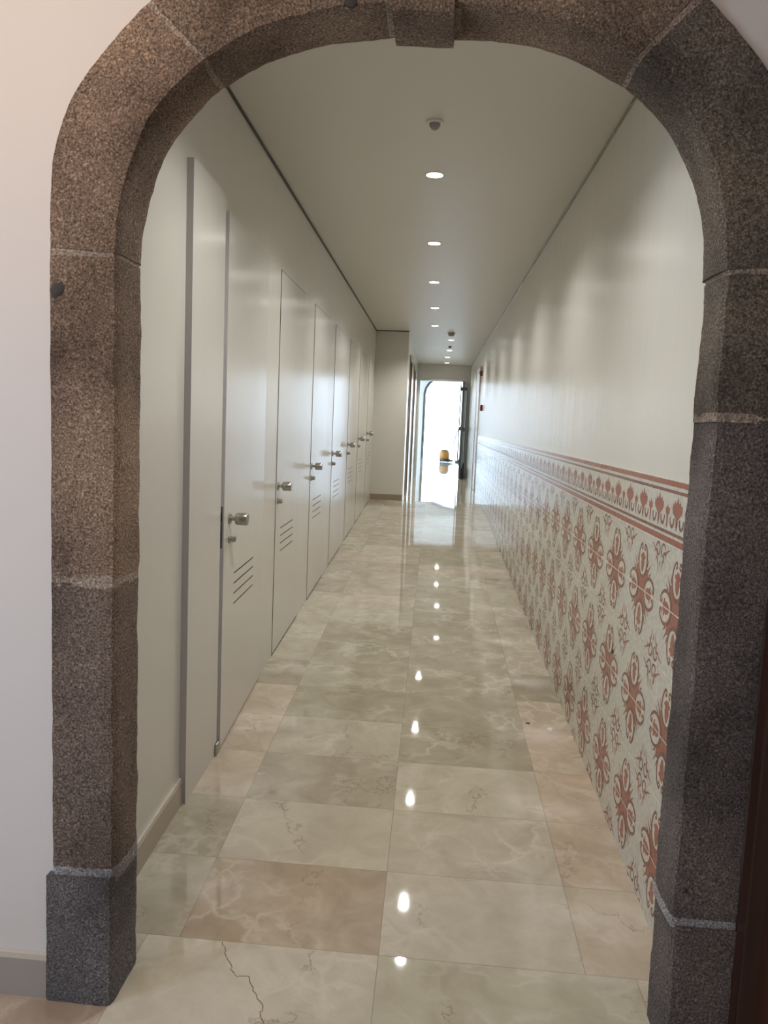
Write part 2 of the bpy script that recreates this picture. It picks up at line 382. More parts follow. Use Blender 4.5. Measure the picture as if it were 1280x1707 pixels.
# rest of the near room (behind the camera): closed room with one tall window on the left
b = MB(); WY0, WY1, WZ0, WZ1 = .0, .95, .1, 2.5
b.box(-2.3, -2.18, -2.6, WY0, 0, 3.2); b.box(-2.3, -2.18, WY1, YA+.01, 0, 3.2); b.box(-2.3, -2.18, WY0, WY1, 0, WZ0); b.box(-2.3, -2.18, WY0, WY1, WZ1, 3.2)
struct(b.obj('wall_west', MAT['near_wall']))
b = MB(); b.box(-2.3, 2.0, -2.7, -2.6, 0, 3.2); struct(b.obj('wall_south', MAT['near_wall']))
b = MB(); b.box(1.9, 2.0, -2.6, YA+.01, 0, 3.2); struct(b.obj('wall_east', MAT['near_wall']))
b = MB(); b.box(-2.3, 2.0, -2.7, YB-.01, 3.2, 3.3); o = b.obj('ceiling', MAT['near_wall']); struct(o)
b = MB()
for y in (WY0, WY0+.45, WY1-.06): b.box(-2.26, -2.20, y, y+.06, WZ0, WZ1)
b.box(-2.26, -2.20, WY0, WY1, WZ0, WZ0+.06); b.box(-2.26, -2.20, WY0, WY1, WZ1-.06, WZ1)
struct(b.obj('window_1', MAT['white_pl']))
# the room beyond the doorway
b = MB()
b.box(-2.7, -2.6, V2+.14, 19.6, ZF-.05, 3.6); b.box(-2.7, -2.6, 26.4, 27.3, ZF-.05, 3.6); b.box(-2.7, -2.6, 19.6, 26.4, 3.05, 3.6)  # wide unseen gap left in this wall to let more daylight in
struct(b.obj('wall_far_left', MAT['far']))
b = MB(); b.box(2.7, 2.8, V2+.14, 27.3, ZF-.05, 3.6); struct(b.obj('wall_far_right', MAT['far']))
b = MB(); b.box(-2.8, 2.9, V2, 27.6, 3.6, 3.7); struct(b.obj('ceiling', MAT['far']))
b = MB(); b.box(-2.7, -1.2, V2, V2+.14, ZF-.05, 3.6); b.box(.75, 2.8, V2, V2+.14, ZF-.05, 3.6); b.box(-1.2, .75, V2+.001, V2+.14, HC+.1, 3.6)
struct(b.obj('wall_far_near', MAT['far']))
arc = [(-.90, ZF-.05), (-.90, 2.62)] + [(.6-1.5*math.cos(a), 2.62+.85*math.sin(a)) for a in [i*math.pi/14 for i in range(1, 14)]] + [(2.1, 2.62), (2.1, ZF-.05)]
struct(prism([(-2.7, ZF-.05)] + arc + [(2.8, ZF-.05), (2.8, 3.6), (-2.7, 3.6)], 27.3, 27.5).obj('wall_far_end', MAT['far']))
b = MB(); b.box(-40, 40, 27.9, 90, ZF-.4, ZF-.02); b.box(-40, -2.75, 10, 27.9, ZF-.4, ZF-.02)
struct(b.obj('terrace', plain('pale_paving', (.7, .69, .66), .5)), 'pale paving outside the far exit')

# skirtings, lines under the ceiling
def skirting(name, a, c, h, th, mats, side):
    b = MB(); n = 8
    for i in range(n):
        v0 = a+(c-a)*i/n; v1 = a+(c-a)*(i+1)/n
        for z0, z1, tt, mi in ((0, h-.012, th, 0), (h-.012, h, th*.7, 1)):
            uw = UL if side < 0 else UR; u1 = uw - side*tt
            lo, hi = (uw, u1) if side < 0 else (u1, uw)
            q = [K(lo, v0, fz(v0)+z0), K(hi, v0, fz(v0)+z0), K(hi, v1, fz(v1)+z0), K(lo, v1, fz(v1)+z0), K(lo, v0, fz(v0)+z1), K(hi, v0, fz(v0)+z1), K(hi, v1, fz(v1)+z1), K(lo, v1, fz(v1)+z1)]
            b.hexa(q, mi)
    return b.obj(name, mats)
struct(skirting('baseboard_left', YB, 3.0, .105, .014, [MAT['skirt'], MAT['skirt_top']], -1), 'beige stone skirting at the foot of the left corridor wall')
b = MB(); b.box(UL, UC, V1-.014, V1-.0005, ZF, ZF+.085, 0, True)
struct(b.obj('baseboard_back', plain('brown_skirting', (.30, .24, .16), .3)), 'brown skirting under the grey wall section')
b = MB(); b.box(-2.18, -.985, YA-.006, YA+.0095, 0, .105, 0); b.box(-2.18, -.985, YA-.004, YA+.0095, .105, .12, 1)
struct(b.obj('baseboard_front', [MAT['skirt_grey'], MAT['skirt_top']]), 'grey stone skirting beside the arch')
b = MB(); b.box(UL, UL+.008, YB, V1, HC-.014, HC-.0005, 0, True); b.box(UL, UC, V1-.008, V1-.0005, HC-.012, HC-.0005, 0, True)
struct(b.obj('trim_2', MAT['gap']), 'dark shadow line under the ceiling on the left')
b = MB(); b.box(UR-.006, UR, YB, V2, HC-.018, HC-.0005, 0, True)
struct(b.obj('trim_3', MAT['gap_gloss']), 'thin glossy shadow line under the ceiling on the right')
# corner bead of the wall section; the light on its edge is painted white
b = MB(); b.box(UC-.001, UC+.012, V1-.004, V1+.05, ZF, HC-.02, 0, True)
struct(b.obj('trim_4', plain('lit_corner_bead', (.85, .85, .83), .25)), 'corner bead of the grey wall section, painted bright for its lit edge')

# ---------------------------------------------------------------- stone arch
INN_L = [(-.807, 0), (-.805, 1.90), (-.805, 1.96), (-.799, 2.0227), (-.7738, 2.118), (-.7385, 2.2056), (-.6822, 2.2855), (-.6195, 2.3449),
         (-.5297, 2.4037), (-.4612, 2.432), (-.3794, 2.456), (-.2982, 2.470), (-.20, 2.478), (-.104, 2.480)]
INN_R = [(2*CX-x, z) for x, z in INN_L]
def dense(path, step=.012):
    out = []; acc = []
    for (a, b_) in zip(path[:-1], path[1:]):
        n = max(1, int(math.dist(a, b_)/step))
        out += [(a[0]+(b_[0]-a[0])*i/n, a[1]+(b_[1]-a[1])*i/n) for i in range(n)]
    return out + [path[-1]]
def smooth_path(p, it=12):
    p = list(p)
    for _ in range(it):
        p = [p[0]] + [((p[i-1][0]+2*p[i][0]+p[i+1][0])/4, (p[i-1][1]+2*p[i][1]+p[i+1][1])/4) for i in range(1, len(p)-1)] + [p[-1]]
    return p
def resample(p, n):
    d = [0]
    for a, c in zip(p[:-1], p[1:]): d.append(d[-1]+math.dist(a, c))
    out = []; j = 0
    for i in range(n+1):
        t = d[-1]*i/n
        while j < len(p)-2 and d[j+1] < t: j += 1
        s_ = (t-d[j])/max(1e-9, d[j+1]-d[j]); out.append((p[j][0]+(p[j+1][0]-p[j][0])*s_, p[j][1]+(p[j+1][1]-p[j][1])*s_))
    return out
inn = smooth_path(dense(INN_L[1:])); out_ = smooth_path(dense(OUT_L[1:]))
def sub(path, f0, f1, n):
    q = resample(path, 400); a = int(f0*400); c = int(f1*400); return resample(q[a:c+1], n)
arch = empty('stone_arch', (CX, (YA+YB)/2, 0))
tag(arch, 'weathered brown and grey volcanic stone arch framing the marble corridor', 'arch')
def block(name, pin, pout, mat, y0=YA, y1=YB, amp=.0045, rnd=.010, mirror=False):
    """sweep a rounded rectangular section between an inner and an outer path, roughened all over"""
    b = MB(); ncs = []
    def section():
        pts = []   # (t 0 inner..1 outer, s 0 front..1 back)
        for i in range(9): pts.append((0, i/8))
        for i in range(1, 8): pts.append((i/7, 1))
        for i in range(7, -1, -1): pts.append((1, i/8))
        for i in range(6, 0, -1): pts.append((i/7, 0))
        return pts
    sec = section(); n = len(sec)
    for (xi, zi), (xo, zo) in zip(pin, pout):
        wd = math.hypot(xo-xi, zo-zi)
        for t_, s_ in sec:
            # rounded arrises
            tt = t_; ss = s_
            if t_ == 0 and s_ in (0, 1): tt = rnd*.6/wd
            if t_ == 0 and s_ in (0, 1): ss = s_ + (rnd*.4/(y1-y0) if s_ == 0 else -rnd*.4/(y1-y0))
            x = xi+(xo-xi)*tt; z = zi+(zo-zi)*tt; y = y0+(y1-y0)*ss
            if mirror: x = 2*CX-x
            p = Vector((x, y, z)); d = noise.noise_vector(p*9)*amp + noise.noise_vector(p*45)*amp*.45
            if t_ > .9: d.x *= .3; d.z *= .3
            b.v.append(tuple(p+d))
    m = len(pin)
    for j in range(m-1):
        for i in range(n): b.f.append((j*n+i, j*n+(i+1) % n, (j+1)*n+(i+1) % n, (j+1)*n+i)); b.m.append(0)
    b.f.append(tuple(range(n))[::-1]); b.m.append(0); b.f.append(tuple((m-1)*n+i for i in range(n))); b.m.append(0)
    return b.obj(name, mat, arch, smooth=True)
def vline(x, z0, z1, n): return [(x, z0+(z1-z0)*i/n) for i in range(n+1)]
XI, XO = -.806, -.967
G = .006
# left side
block('plinth', vline(XI+.0, 0, .350, 30), vline(XO-.012, 0, .350, 30), MAT['stone_base'], YA-.014, YB, .004)
block('jamb_stone', vline(XI, .362, 1.12, 60), vline(XO, .362, 1.12, 60), MAT['stone_low'], amp=.005)
block('jamb_stone', vline(XI+.001, 1.138, 1.915, 60), vline(XO, 1.138, 1.915, 60), MAT['stone_l'])
block('arch_stone', sub(inn, .026, .497, 60), sub(out_, .026, .489, 60), MAT['stone_l'])
block('arch_stone', sub(inn, .508, .935, 46), sub(out_, .500, .935, 46), MAT['stone_top'])
# keystone
kin = [(CX+x, 2.462) for x in (-.062, -.03, 0, .03, .062)]; kout = [(CX+x*1.1, 2.692) for x in (-.066, -.03, 0, .03, .066)]
block('keystone', resample([(CX-.068, 2.460), (CX+.070, 2.457)], 14), resample([(CX-.074, 2.69), (CX+.074, 2.69)], 14), MAT['stone_top'], YA-.006, YB, .003)
# right side
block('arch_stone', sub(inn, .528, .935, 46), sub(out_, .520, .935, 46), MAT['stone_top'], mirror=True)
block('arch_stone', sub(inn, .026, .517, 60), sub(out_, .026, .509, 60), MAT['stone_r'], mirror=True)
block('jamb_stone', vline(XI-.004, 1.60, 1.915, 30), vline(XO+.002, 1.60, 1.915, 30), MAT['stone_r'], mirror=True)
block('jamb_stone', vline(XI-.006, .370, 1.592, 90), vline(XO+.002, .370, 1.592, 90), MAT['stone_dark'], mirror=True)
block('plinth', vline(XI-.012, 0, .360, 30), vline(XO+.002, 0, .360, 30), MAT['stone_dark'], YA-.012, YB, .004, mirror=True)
# mortar between the stones
def mortar(name, pin, pout, mirror=False, mat=None, inset=.004, y0=YA, y1=YB):
    pi = [(x-(.0 if False else 0)-inset*(1 if not mirror else 1)*(1 if x < CX else 0), z) for x, z in pin]
    return block(name, pi, pout, mat or MAT['mortar'], y0+inset, y1-inset, .003, mirror=mirror)
mortar('mortar_joint', vline(XI, .33, .372, 3), vline(XO, .33, .372, 3), mat=MAT['chalk'], inset=-.001)
mortar('mortar_joint', vline(XI, 1.112, 1.146, 3), vline(XO, 1.112, 1.146, 3), inset=.0)
mortar('mortar_joint', vline(XI, 1.905, 1.955, 3), vline(XO, 1.905, 1.955, 3), inset=.0015)
mortar('mortar_joint', sub(inn, .492, .514, 4), sub(out_, .484, .506, 4), inset=.0015)
mortar('mortar_joint', sub(inn, .92, .97, 4), sub(out_, .92, .97, 4), inset=.002)
mortar('mortar_joint', sub(inn, .92, .97, 4), sub(out_, .92, .97, 4), True, inset=.002)
mortar('mortar_joint', sub(inn, .512, .534, 4), sub(out_, .504, .526, 4), True, inset=.0015)
mortar('mortar_joint', vline(XI-.004, 1.905, 1.955, 3), vline(XO+.002, 1.905, 1.955, 3), True, inset=.0015)
mortar('mortar_joint', vline(XI-.004, 1.585, 1.606, 3), vline(XO+.002, 1.585, 1.606, 3), True, inset=-.0005)
mortar('mortar_joint', vline(XI-.006, .352, .378, 3), vline(XO+.002, .352, .378, 3), True, mat=MAT['chalk'], inset=-.003)

# dark stains on the stone, modelled as thin raised blobs
def stain(x, y, z, r):
    b = MB(); b.lathe([(-.004, r), (.001, r*.9), (.004, r*.55)], (x, y, z), (0, -1, 0), 11)
    b.v = [(vx+noise.noise(Vector((vx, vy, vz))*60)*r*.5, vy, vz+noise.noise(Vector((vz, vx, 3))*60)*r*.5) for vx, vy, vz in b.v]
    b.obj('dark_stain', plain('stain_dark', (.05, .045, .042), .8), arch, smooth=True)
stain(-.948, YA, 1.835, .020); stain(-.265, YA, 2.492, .018); stain(.63, YA, .39+.06, .007)

# ---------------------------------------------------------------- doors on the left wall
GAPM = MAT['gap']
def lw_panel(b, v0, v1, z0f, z1, o0, o1=None, mi=0, base=0):
    """slab on the left wall: o = how far it stands proud; z0f = height above the sloping floor (or None: absolute)"""
    o1 = o0 if o1 is None else o1
    q = [K(UL-base, v0, fz(v0)+z0f), K(UL+o0, v0, fz(v0)+z0f), K(UL+o1, v1, fz(v1)+z0f), K(UL-base, v1, fz(v1)+z0f),
         K(UL-base, v0, z1), K(UL+o0, v0, z1), K(UL+o1, v1, z1), K(UL-base, v1, z1)]
    b.hexa(q, mi)
# white lining panel ahead of the first door, its end grain grey
b = MB(); lw_panel(b, 2.888, 2.892, .0, 2.47, .026, mi=1); lw_panel(b, 2.892, 3.33, .0, 2.47, .026)
struct(b.obj('trim_5', [MAT['door'], MAT['edge']]), 'tall white lining panel with a grey edge ahead of the first door')

def knob_set(parent, v, zk, o):
    """rose, neck and cylindrical knob, with a keyed cylinder below; returns nothing"""
    nv = Vector((1, SK*-1, 0)).normalized()
    c = Vector(K(UL+o, v, zk))
    h = MB(); h.lathe([(0, .024), (.006, .024), (.008, .022)], c, nv); h.lathe([(.008, .0095), (.034, .0095)], c, nv)
    h.lathe([(.030, .023), (.033, .027), (.036, .028), (.080, .028), (.084, .025)], c, nv)
    k = h.obj('door_knob', MAT['steel'], parent, smooth=True)
    c2 = Vector(K(UL+o, v, zk-.093))
    h = MB(); h.lathe([(0, .020), (.005, .020), (.007, .018)], c2, nv)
    h.lathe([(.007, .014), (.030, .013)], c2, nv)
    q = h.obj('door_lock', [MAT['steel'], MAT['dark_steel']], parent, smooth=True)
slots_mat = plain('slot_dark', (.05, .035, .025), .6)
def door(i, v0, v1, ztop, proud0, proud1, kv, label, nslot=4):
    v_ = empty('door_%d' % i, K(UL, (v0+v1)/2, fz(v0))); struct(v_, label)
    b = MB(); z0 = .012
    lw_panel(b, v0, v1, z0, ztop, proud0, proud1)
    leaf = b.obj('door_leaf', MAT['door'], v_)
    pr = lambda v: proud0+(proud1-proud0)*(v-v0)/(v1-v0)
    # gap around the leaf: thin dark rebate lines
    b = MB(); g = .006; p = .0012
    lw_panel(b, v0-g, v0, .0, ztop+g, p); lw_panel(b, v1, v1+g, .0, ztop+g, p)
    q0 = [K(UL, v0, ztop), K(UL+p, v0, ztop), K(UL+p, v1, ztop), K(UL, v1, ztop), K(UL, v0, ztop+g), K(UL+p, v0, ztop+g), K(UL+p, v1, ztop+g), K(UL, v1, ztop+g)]
    b.hexa(q0)
    q0 = [K(UL, v0, fz(v0)), K(UL+p, v0, fz(v0)), K(UL+p, v1, fz(v1)), K(UL, v1, fz(v1)), K(UL, v0, fz(v0)+z0), K(UL+p, v0, fz(v0)+z0), K(UL+p, v1, fz(v1)+z0), K(UL, v1, fz(v1)+z0)]
    b.hexa(q0)
    b.obj('door_gap', GAPM, v_)
    if i == 1:
        b = MB(); q = [K(UL+.001, v0-.0008, fz(v0)+z0), K(UL+proud0, v0-.0008, fz(v0)+z0), K(UL+proud0, v0, fz(v0)+z0), K(UL+.001, v0, fz(v0)+z0)]
        b.hexa(q + [(x, y, ztop) for x, y, z in q]); b.obj('door_edge', MAT['edge'], v_)
        b = MB(); zz = 1.105
        q = [K(UL+.006, v0-.0020, 0), K(UL+proud0-.006, v0-.0020, 0), K(UL+proud0-.006, v0-.0008, 0), K(UL+.006, v0-.0008, 0)]
        b.hexa([(x, y, zz-.13) for x, y, z in q] + [(x, y, zz+.055) for x, y, z in q])
        pl = b.obj('strike_plate', plain('plate_grey', (.20, .19, .20), .4, .6), v_)
        b = MB(); q = [K(UL+.009, v0-.0045, 0), K(UL+proud0-.010, v0-.0045, 0), K(UL+proud0-.010, v0-.002, 0), K(UL+.009, v0-.002, 0)]
        b.hexa([(x, y, zz-.01) for x, y, z in q] + [(x, y, zz+.028) for x, y, z in q]); b.obj('latch_bolt', MAT['black'], pl)
    knob_set(v_, kv, fz(kv)+1.042, pr(kv))
    # slanted ventilation slots
    for s_ in range(nslot):
        va, vb = kv+.115, kv+.555
        if vb > v1-.05: vb = v1-.05
        zc = .595 + .0487*s_ + .03
        a0 = fz(kv)+zc
        b = MB(); th = .0030
        oa, ob = pr(va), pr(vb)
        q = [K(UL+oa-.0005, va, a0-th), K(UL+oa+.0006, va, a0-th), K(UL+ob+.0006, vb, a0-th), K(UL+ob-.0005, vb, a0-th),
             K(UL+oa-.0005, va, a0+th), K(UL+oa+.0006, va, a0+th), K(UL+ob+.0006, vb, a0+th), K(UL+ob-.0005, vb, a0+th)]
        b.hexa(q); b.obj('vent_slot', slots_mat, v_)
    return v_
EDG = .026
door(1, 3.36, 4.27, 2.405, .034, .010, 3.46, 'nearest white flush door, standing slightly ajar with its grey edge and strike plate showing')
door(2, 4.656, 5.514, 2.41, .003, .003, 4.70, 'second white flush door from the arch, shut')
door(3, 5.96, 6.786, 2.41, .003, .003, 6.0, 'third white flush door from the arch, shut')
door(4, 7.20, 8.07, 2.41, .003, .003, 7.25, 'fourth white flush door from the arch, shut')
door(5, 8.45, 9.27, 2.41, .003, .003, 8.50, 'fifth white flush door from the arch, shut')
door(6, 9.60, 10.50, 2.41, .003, .003, 9.65, 'sixth white flush door from the arch, shut')
door(7, 10.84, 11.68, 2.41, .003, .003, 10.89, 'farthest white flush door, beside the grey wall section')
# small floor pivot of the first door
b = MB(); b.box(UL+.026, UL+.036, 3.30, 3.345, fz(3.3), fz(3.3)+.055, 0, True)
tag(b.obj('door_pivot', MAT['steel'], bevel=.003), 'small steel pivot on the floor by the edge of the ajar door', 'door pivot')

# ---------------------------------------------------------------- patterned tiles on the right wall
TS = .1979; VM, ZM, ZB = 2.387, .222, 1.4118
VEND = 13.95
wains = empty('tile_wainscot', K(UR, YB, 0)); struct(wains, 'red and white patterned tile wainscot along the right wall')
b = MB(); b.box(UR-.006, UR+.001, YB-.005, VEND, -.02, ZM+5*TS, 0, True)
b.obj('patterned_tiles', T_WHITE, wains)
b = MB(); b.box(UR-.006, UR+.001, YB-.005, VEND, ZM+5*TS, ZB, 0, True); BZ0 = ZM+5*TS; bh = ZB-BZ0
border = b.obj('border_tiles', T_WHITE, wains)
class Flat:
    """flat shapes drawn on the right wall, (a, c) = along the wall / up, in a thin raised glaze"""
    def __init__(s): s.b = MB()
    def pt(s, a, c, o): return K(UR-.006-o, a, c)
    def poly(s, pts, mi, o): s.b.v += [s.pt(a, c, o) for a, c in pts]; n = len(pts); B = len(s.b.v)-n; s.b.f.append(tuple(range(B, B+n))); s.b.m.append(mi)
    def fan(s, c0, pts, mi, o):
        B = len(s.b.v); s.b.v.append(s.pt(*c0, o)); s.b.v += [s.pt(a, c, o) for a, c in pts]; n = len(pts)
        for i in range(n): s.b.f.append((B, B+1+i, B+1+(i+1) % n)); s.b.m.append(mi)
    def stroke(s, pts, w0, w1, mi, o):
        n = len(pts); B = len(s.b.v)
        for i, (a, c) in enumerate(pts):
            p, q = pts[max(0, i-1)], pts[min(n-1, i+1)]; dx, dz = q[0]-p[0], q[1]-p[1]; l = math.hypot(dx, dz) or 1
            t_ = i/(n-1); w = (w0+(w1-w0)*t_)/2; s.b.v += [s.pt(a-dz/l*w, c+dx/l*w, o), s.pt(a+dz/l*w, c-dx/l*w, o)]
        for i in range(n-1): s.b.f.append((B+2*i, B+2*i+1, B+2*i+3, B+2*i+2)); s.b.m.append(mi)
def rot(p, k, c):
    a, d = p; ck, sk_ = math.cos(k), math.sin(k); return (c[0]+a*ck-d*sk_, c[1]+a*sk_+d*ck)
RED, DRK, CRM = 0, 1, 2
def rosette(fl, c, far=False):
    n = 10 if far else 18
    # red body: an X whose arms flare outwards between the lobes
    pts = []
    for i in range(64 if not far else 32):
        th = 2*math.pi*i/(64 if not far else 32); d = abs(((th-math.pi/4) % (math.pi/2)))
        d = min(d, math.pi/2-d)
        r = .060 + .050*max(0, 1-d/.55)
        pts.append((c[0]+r*math.cos(th), c[1]+r*math.sin(th)))
    fl.fan(c, pts, RED, .0003)
    for k in range(4):
        q = k*math.pi/2
        # lobe: pale oval ringed in maroon, open at the outer end where the ends curl in
        fl.fan(rot((0, .098), q, c), [rot((.047*math.cos(t_), .103+.056*math.sin(t_)), q, c) for t_ in [2*math.pi*i/n for i in range(n)]], CRM, .0006)
        for sg in (-1, 1):
            path = [(sg*.052*math.sin(t_), .103-.060*math.cos(t_)) for t_ in [math.pi*.86*i/n for i in range(n+1)]]
            path += [(sg*.014, .154), (sg*.010, .144), (sg*.017, .138), (sg*.024, .143)]
            fl.stroke([rot(p, q, c) for p in path], .014, .009, DRK, .0009)
        # tongue
        tg = [(x_*1.45, z_) for x_, z_ in [(0, .055), (.010, .070), (.0145, .092), (.012, .104), (.020, .110), (.019, .119), (.010, .121), (.007, .131), (0, .126), (-.007, .131), (-.010, .121), (-.019, .119), (-.020, .110), (-.012, .104), (-.0145, .092), (-.010, .070)]]
        fl.fan(rot((0, .095), q, c), [rot(p, q, c) for p in tg], RED, .0009)
        # leaves on the diagonal
        for dd, ln, w_ in ((-.20, .030, .010), (0, .040, .011), (.20, .030, .010)):
            q2 = q+math.pi/4+dd
            fl.stroke([rot((0, .104+ln*t_/3), q2, c) for t_ in range(4)], w_, .002, RED if dd == 0 else DRK, .0003)
def small_motif(fl, c, far=False):
    n = 6 if far else 10
    for k in range(4):
        q = k*math.pi/2+math.pi/4
        # curl on the diagonal
        fl.stroke([rot((.021*math.sin(t_), .041-.021*math.cos(t_)), q, c) for t_ in [-2.2+4.4*i/n for i in range(n+1)]], .0085, .007, DRK, .0004)
        q = k*math.pi/2
        for sg in (-1, 1):
            fl.stroke([rot(p, q, c) for p in ((sg*.036, .036), (sg*.036, .056), (sg*.026, .072), (sg*.018, .098))], .013, .003, RED, .0004)
            fl.stroke([rot(p, q, c) for p in ((sg*.034, .054), (sg*.046, .066))], .009, .002, RED, .0006)
        fl.stroke([rot(p, q, c) for p in ((0, .066), (0, .088))], .010, .003, RED, .0004)
fl = Flat()
ncol = int((VEND-.2-VM)/(2*TS))+1
for i in range(-1, ncol+1):
    for j in range(3):
        c = (VM+2*TS*i, ZM+2*TS*j); far = i > 7
        if i >= 0: rosette(fl, c, far)
    for j in range(4):
        c = (VM+TS+2*TS*i, ZM-TS+2*TS*j)
        if YB+.1 < c[0] < VEND-.1 and c[1] > fz(c[0])-.1 and j < 3: small_motif(fl, c, far)
# upper row: only the lower half of the motif fits below the border
cl = Flat()
for i in range(-1, ncol):
    c = (VM+TS+2*TS*i, ZM+5*TS)
    if YB+.1 < c[0] < VEND-.1: 
        s0 = len(cl.b.v); small_motif(cl, c, i > 7)
# keep the faces of cl lying below the border
keep = [(f, m_) for f, m_ in zip(cl.b.f, cl.b.m) if max(cl.b.v[x][2] for x in f) < ZM+5*TS+.002]
Bn = len(fl.b.v); fl.b.v += cl.b.v
for f, m_ in keep: fl.b.f.append(tuple(Bn+x for x in f)); fl.b.m.append(m_)
# joints
for j in range(0, 6): fl.poly([(YB, ZM+TS*j-.0017), (VEND, ZM+TS*j-.0017), (VEND, ZM+TS*j+.0017), (YB, ZM+TS*j+.0017)], 3, .0011)  # bright reflection along the tile edges put into the pale joint colour
i = 0
while VM+TS*i < VEND:
    a = VM+TS*i; fl.poly([(a-.0008, 0), (a+.0008, 0), (a+.0008, BZ0), (a-.0008, BZ0)], 2, .0001); i += 1
fl.b.obj('rosette_pattern', [T_RED, T_DARK, T_SOFT, T_GROUT], wains)
# border: stripes and a frieze of palmettes
fb = Flat()
def stripe(z0, z1, mi): fb.poly([(YB, BZ0+bh*z0), (VEND, BZ0+bh*z0), (VEND, BZ0+bh*z1), (YB, BZ0+bh*z1)], mi, .0004)
stripe(.012, .105, RED); stripe(.15, .20, DRK); stripe(.80, .85, DRK); stripe(.905, .99, RED)
i = 0
while 2.2+TS*i < VEND-.1:
    a = 2.255-TS+TS*i*.985; z = BZ0; P_ = lambda x, y: (a+x, z+bh*y)
    fan = [(0, .77), (.008, .67), (.016, .66), (.020, .71), (.026, .62), (.034, .65), (.036, .56), (.030, .50), (.018, .46), (.008, .42), (.006, .30), (0, .27),
           (-.006, .30), (-.008, .42), (-.018, .46), (-.030, .50), (-.036, .56), (-.034, .65), (-.026, .62), (-.020, .71), (-.016, .66), (-.008, .67)]
    fb.fan(P_(0, .55), [P_(p[0]*1.4, p[1]) for p in fan], RED, .0004)
    fb.stroke([P_(0, .37), P_(0, .24)], .016, .006, RED, .0004)
    for sg in (-1, 1):
        fb.stroke([P_(sg*(.047+.019*math.cos(t_)), .40-.115*math.sin(t_)) for t_ in [-.25+3.6*k/10 for k in range(11)]], .010, .012, DRK, .0004)
    m = [(0, .62), (.008, .55), (.016, .57), (.014, .48), (.006, .44), (.004, .26), (0, .24), (-.004, .26), (-.006, .44), (-.014, .48), (-.016, .57), (-.008, .55)]
    fb.fan((a+TS/2, z+bh*.5), [(a+TS/2+x*1.4, z+bh*y) for x, y in m], RED, .0004)
    i += 1
fb.b.obj('palmette_pattern', [T_RED, T_DARK, T_SOFT, T_GROUT], border)
fb2 = MB(); fb2.lathe([(0, .011), (.003, .010), (.004, .005)], K(UR-.006, 3.12, .69), (-1, 0, 0), 12)
o = fb2.obj('wall_anchor', MAT['black'], wains, smooth=True)

# casing where the tiles stop, and the plain door beyond it
b = MB(); b.box(UR-.018, UR, VEND, VEND+.07, ZF, ZF+2.2, 0, True); b.box(UR-.018, UR, VEND+.97, VEND+1.04, ZF, ZF+2.2, 0, True); b.box(UR-.018, UR, VEND+.07, VEND+.97, ZF+2.13, ZF+2.2, 0, True)
dd = b.obj('door_8', MAT['edge']); struct(dd, 'door with grey casing in the right wall where the tiles stop')
b = MB(); b.box(UR-.006, UR, VEND+.07, VEND+.97, ZF+.01, ZF+2.13, 0, True); b.obj('door_leaf', plain('pale_blue_lacquer', (.50, .58, .62), .2), dd)

# ---------------------------------------------------------------- wooden doors on the left beyond the wall section
for i, (a, c) in enumerate((D1, D2)):
    d = empty('door_%d' % (9+i), K(UC-.05, (a+c)/2, ZF))
    struct(d, ('nearer' if i == 0 else 'farther') + ' brown wooden door in the wall beyond the grey section')
    b = MB(); b.box(UC-.12, UC+.012, a, a+.06, ZF, ZF+2.25, 0, True); b.box(UC-.12, UC+.012, c-.06, c, ZF, ZF+2.25, 0, True); b.box(UC-.12, UC+.012, a+.06, c-.06, ZF+2.19, ZF+2.25, 0, True)
    b.obj('door_frame', MAT['wood3'], d)
    b = MB(); b.box(UC-.09, UC-.05, a+.06, c-.06, ZF+.01, ZF+2.19, 0, True)
    b.obj('door_leaf', MAT['wood3'], d)
    b = MB(); b.lathe([(0, .02), (.01, .02), (.011, .01), (.05, .01)], K(UC-.05, a+.14, ZF+1.05), (1, 0, 0), 12); b.obj('door_handle', MAT['steel'], d)

# ---------------------------------------------------------------- glass door standing open in the bright doorway
gd = empty('door_11', (.36, 18.05, ZF)); struct(gd, 'dark framed glass door swung open from the bright doorway')
hx, hy, tx, ty = .375, 18.10, .285, 17.28
dv = Vector((tx-hx, ty-hy, 0)); ln = dv.length; dv.normalize(); nv = Vector((-dv.y, dv.x, 0))
def gbox(b, a0, a1, z0, z1, th, mi=0, off=0):
    q = []
    for z in (z0, z1):
        for a, s_ in ((a0, -1), (a1, -1), (a1, 1), (a0, 1)):
            p = Vector((hx, hy, 0))+dv*a+nv*(s_*th/2+off); q.append((p.x, p.y, z))
    b.hexa(q, mi)
b = MB(); gbox(b, 0, .07, ZF+.01, 2.52, .045); gbox(b, ln-.07, ln, ZF+.01, 2.52, .045); gbox(b, .07, ln-.07, ZF+.01, ZF+.22, .045); gbox(b, .07, ln-.07, 2.42, 2.52, .045); gbox(b, .07, ln-.07, 1.44, 1.54, .045)
b.obj('door_frame', MAT['dark_grey'], gd, bevel=.003)
b = MB(); gbox(b, .07, ln-.07, ZF+.22, 1.44, .008); gbox(b, .07, ln-.07, 1.54, 2.42, .008); b.obj('glass_pane', GLASS, gd)
b = MB()
for z in (1.50, 2.36): gbox(b, ln-.16, ln-.02, z-.035, z+.035, .14)
b.obj('door_bracket', MAT['dark_steel'], gd, bevel=.004)
b = MB(); p = Vector((hx, hy, 0))+dv*(ln-.1); b.tube([(p.x-.065, p.y, ZF+.35), (p.x-.065, p.y, 2.45)], .012, 10); b.tube([(p.x+.065, p.y, ZF+.35), (p.x+.065, p.y, 2.45)], .012, 10)
b.obj('pull_bar', MAT['steel'], gd, smooth=True)

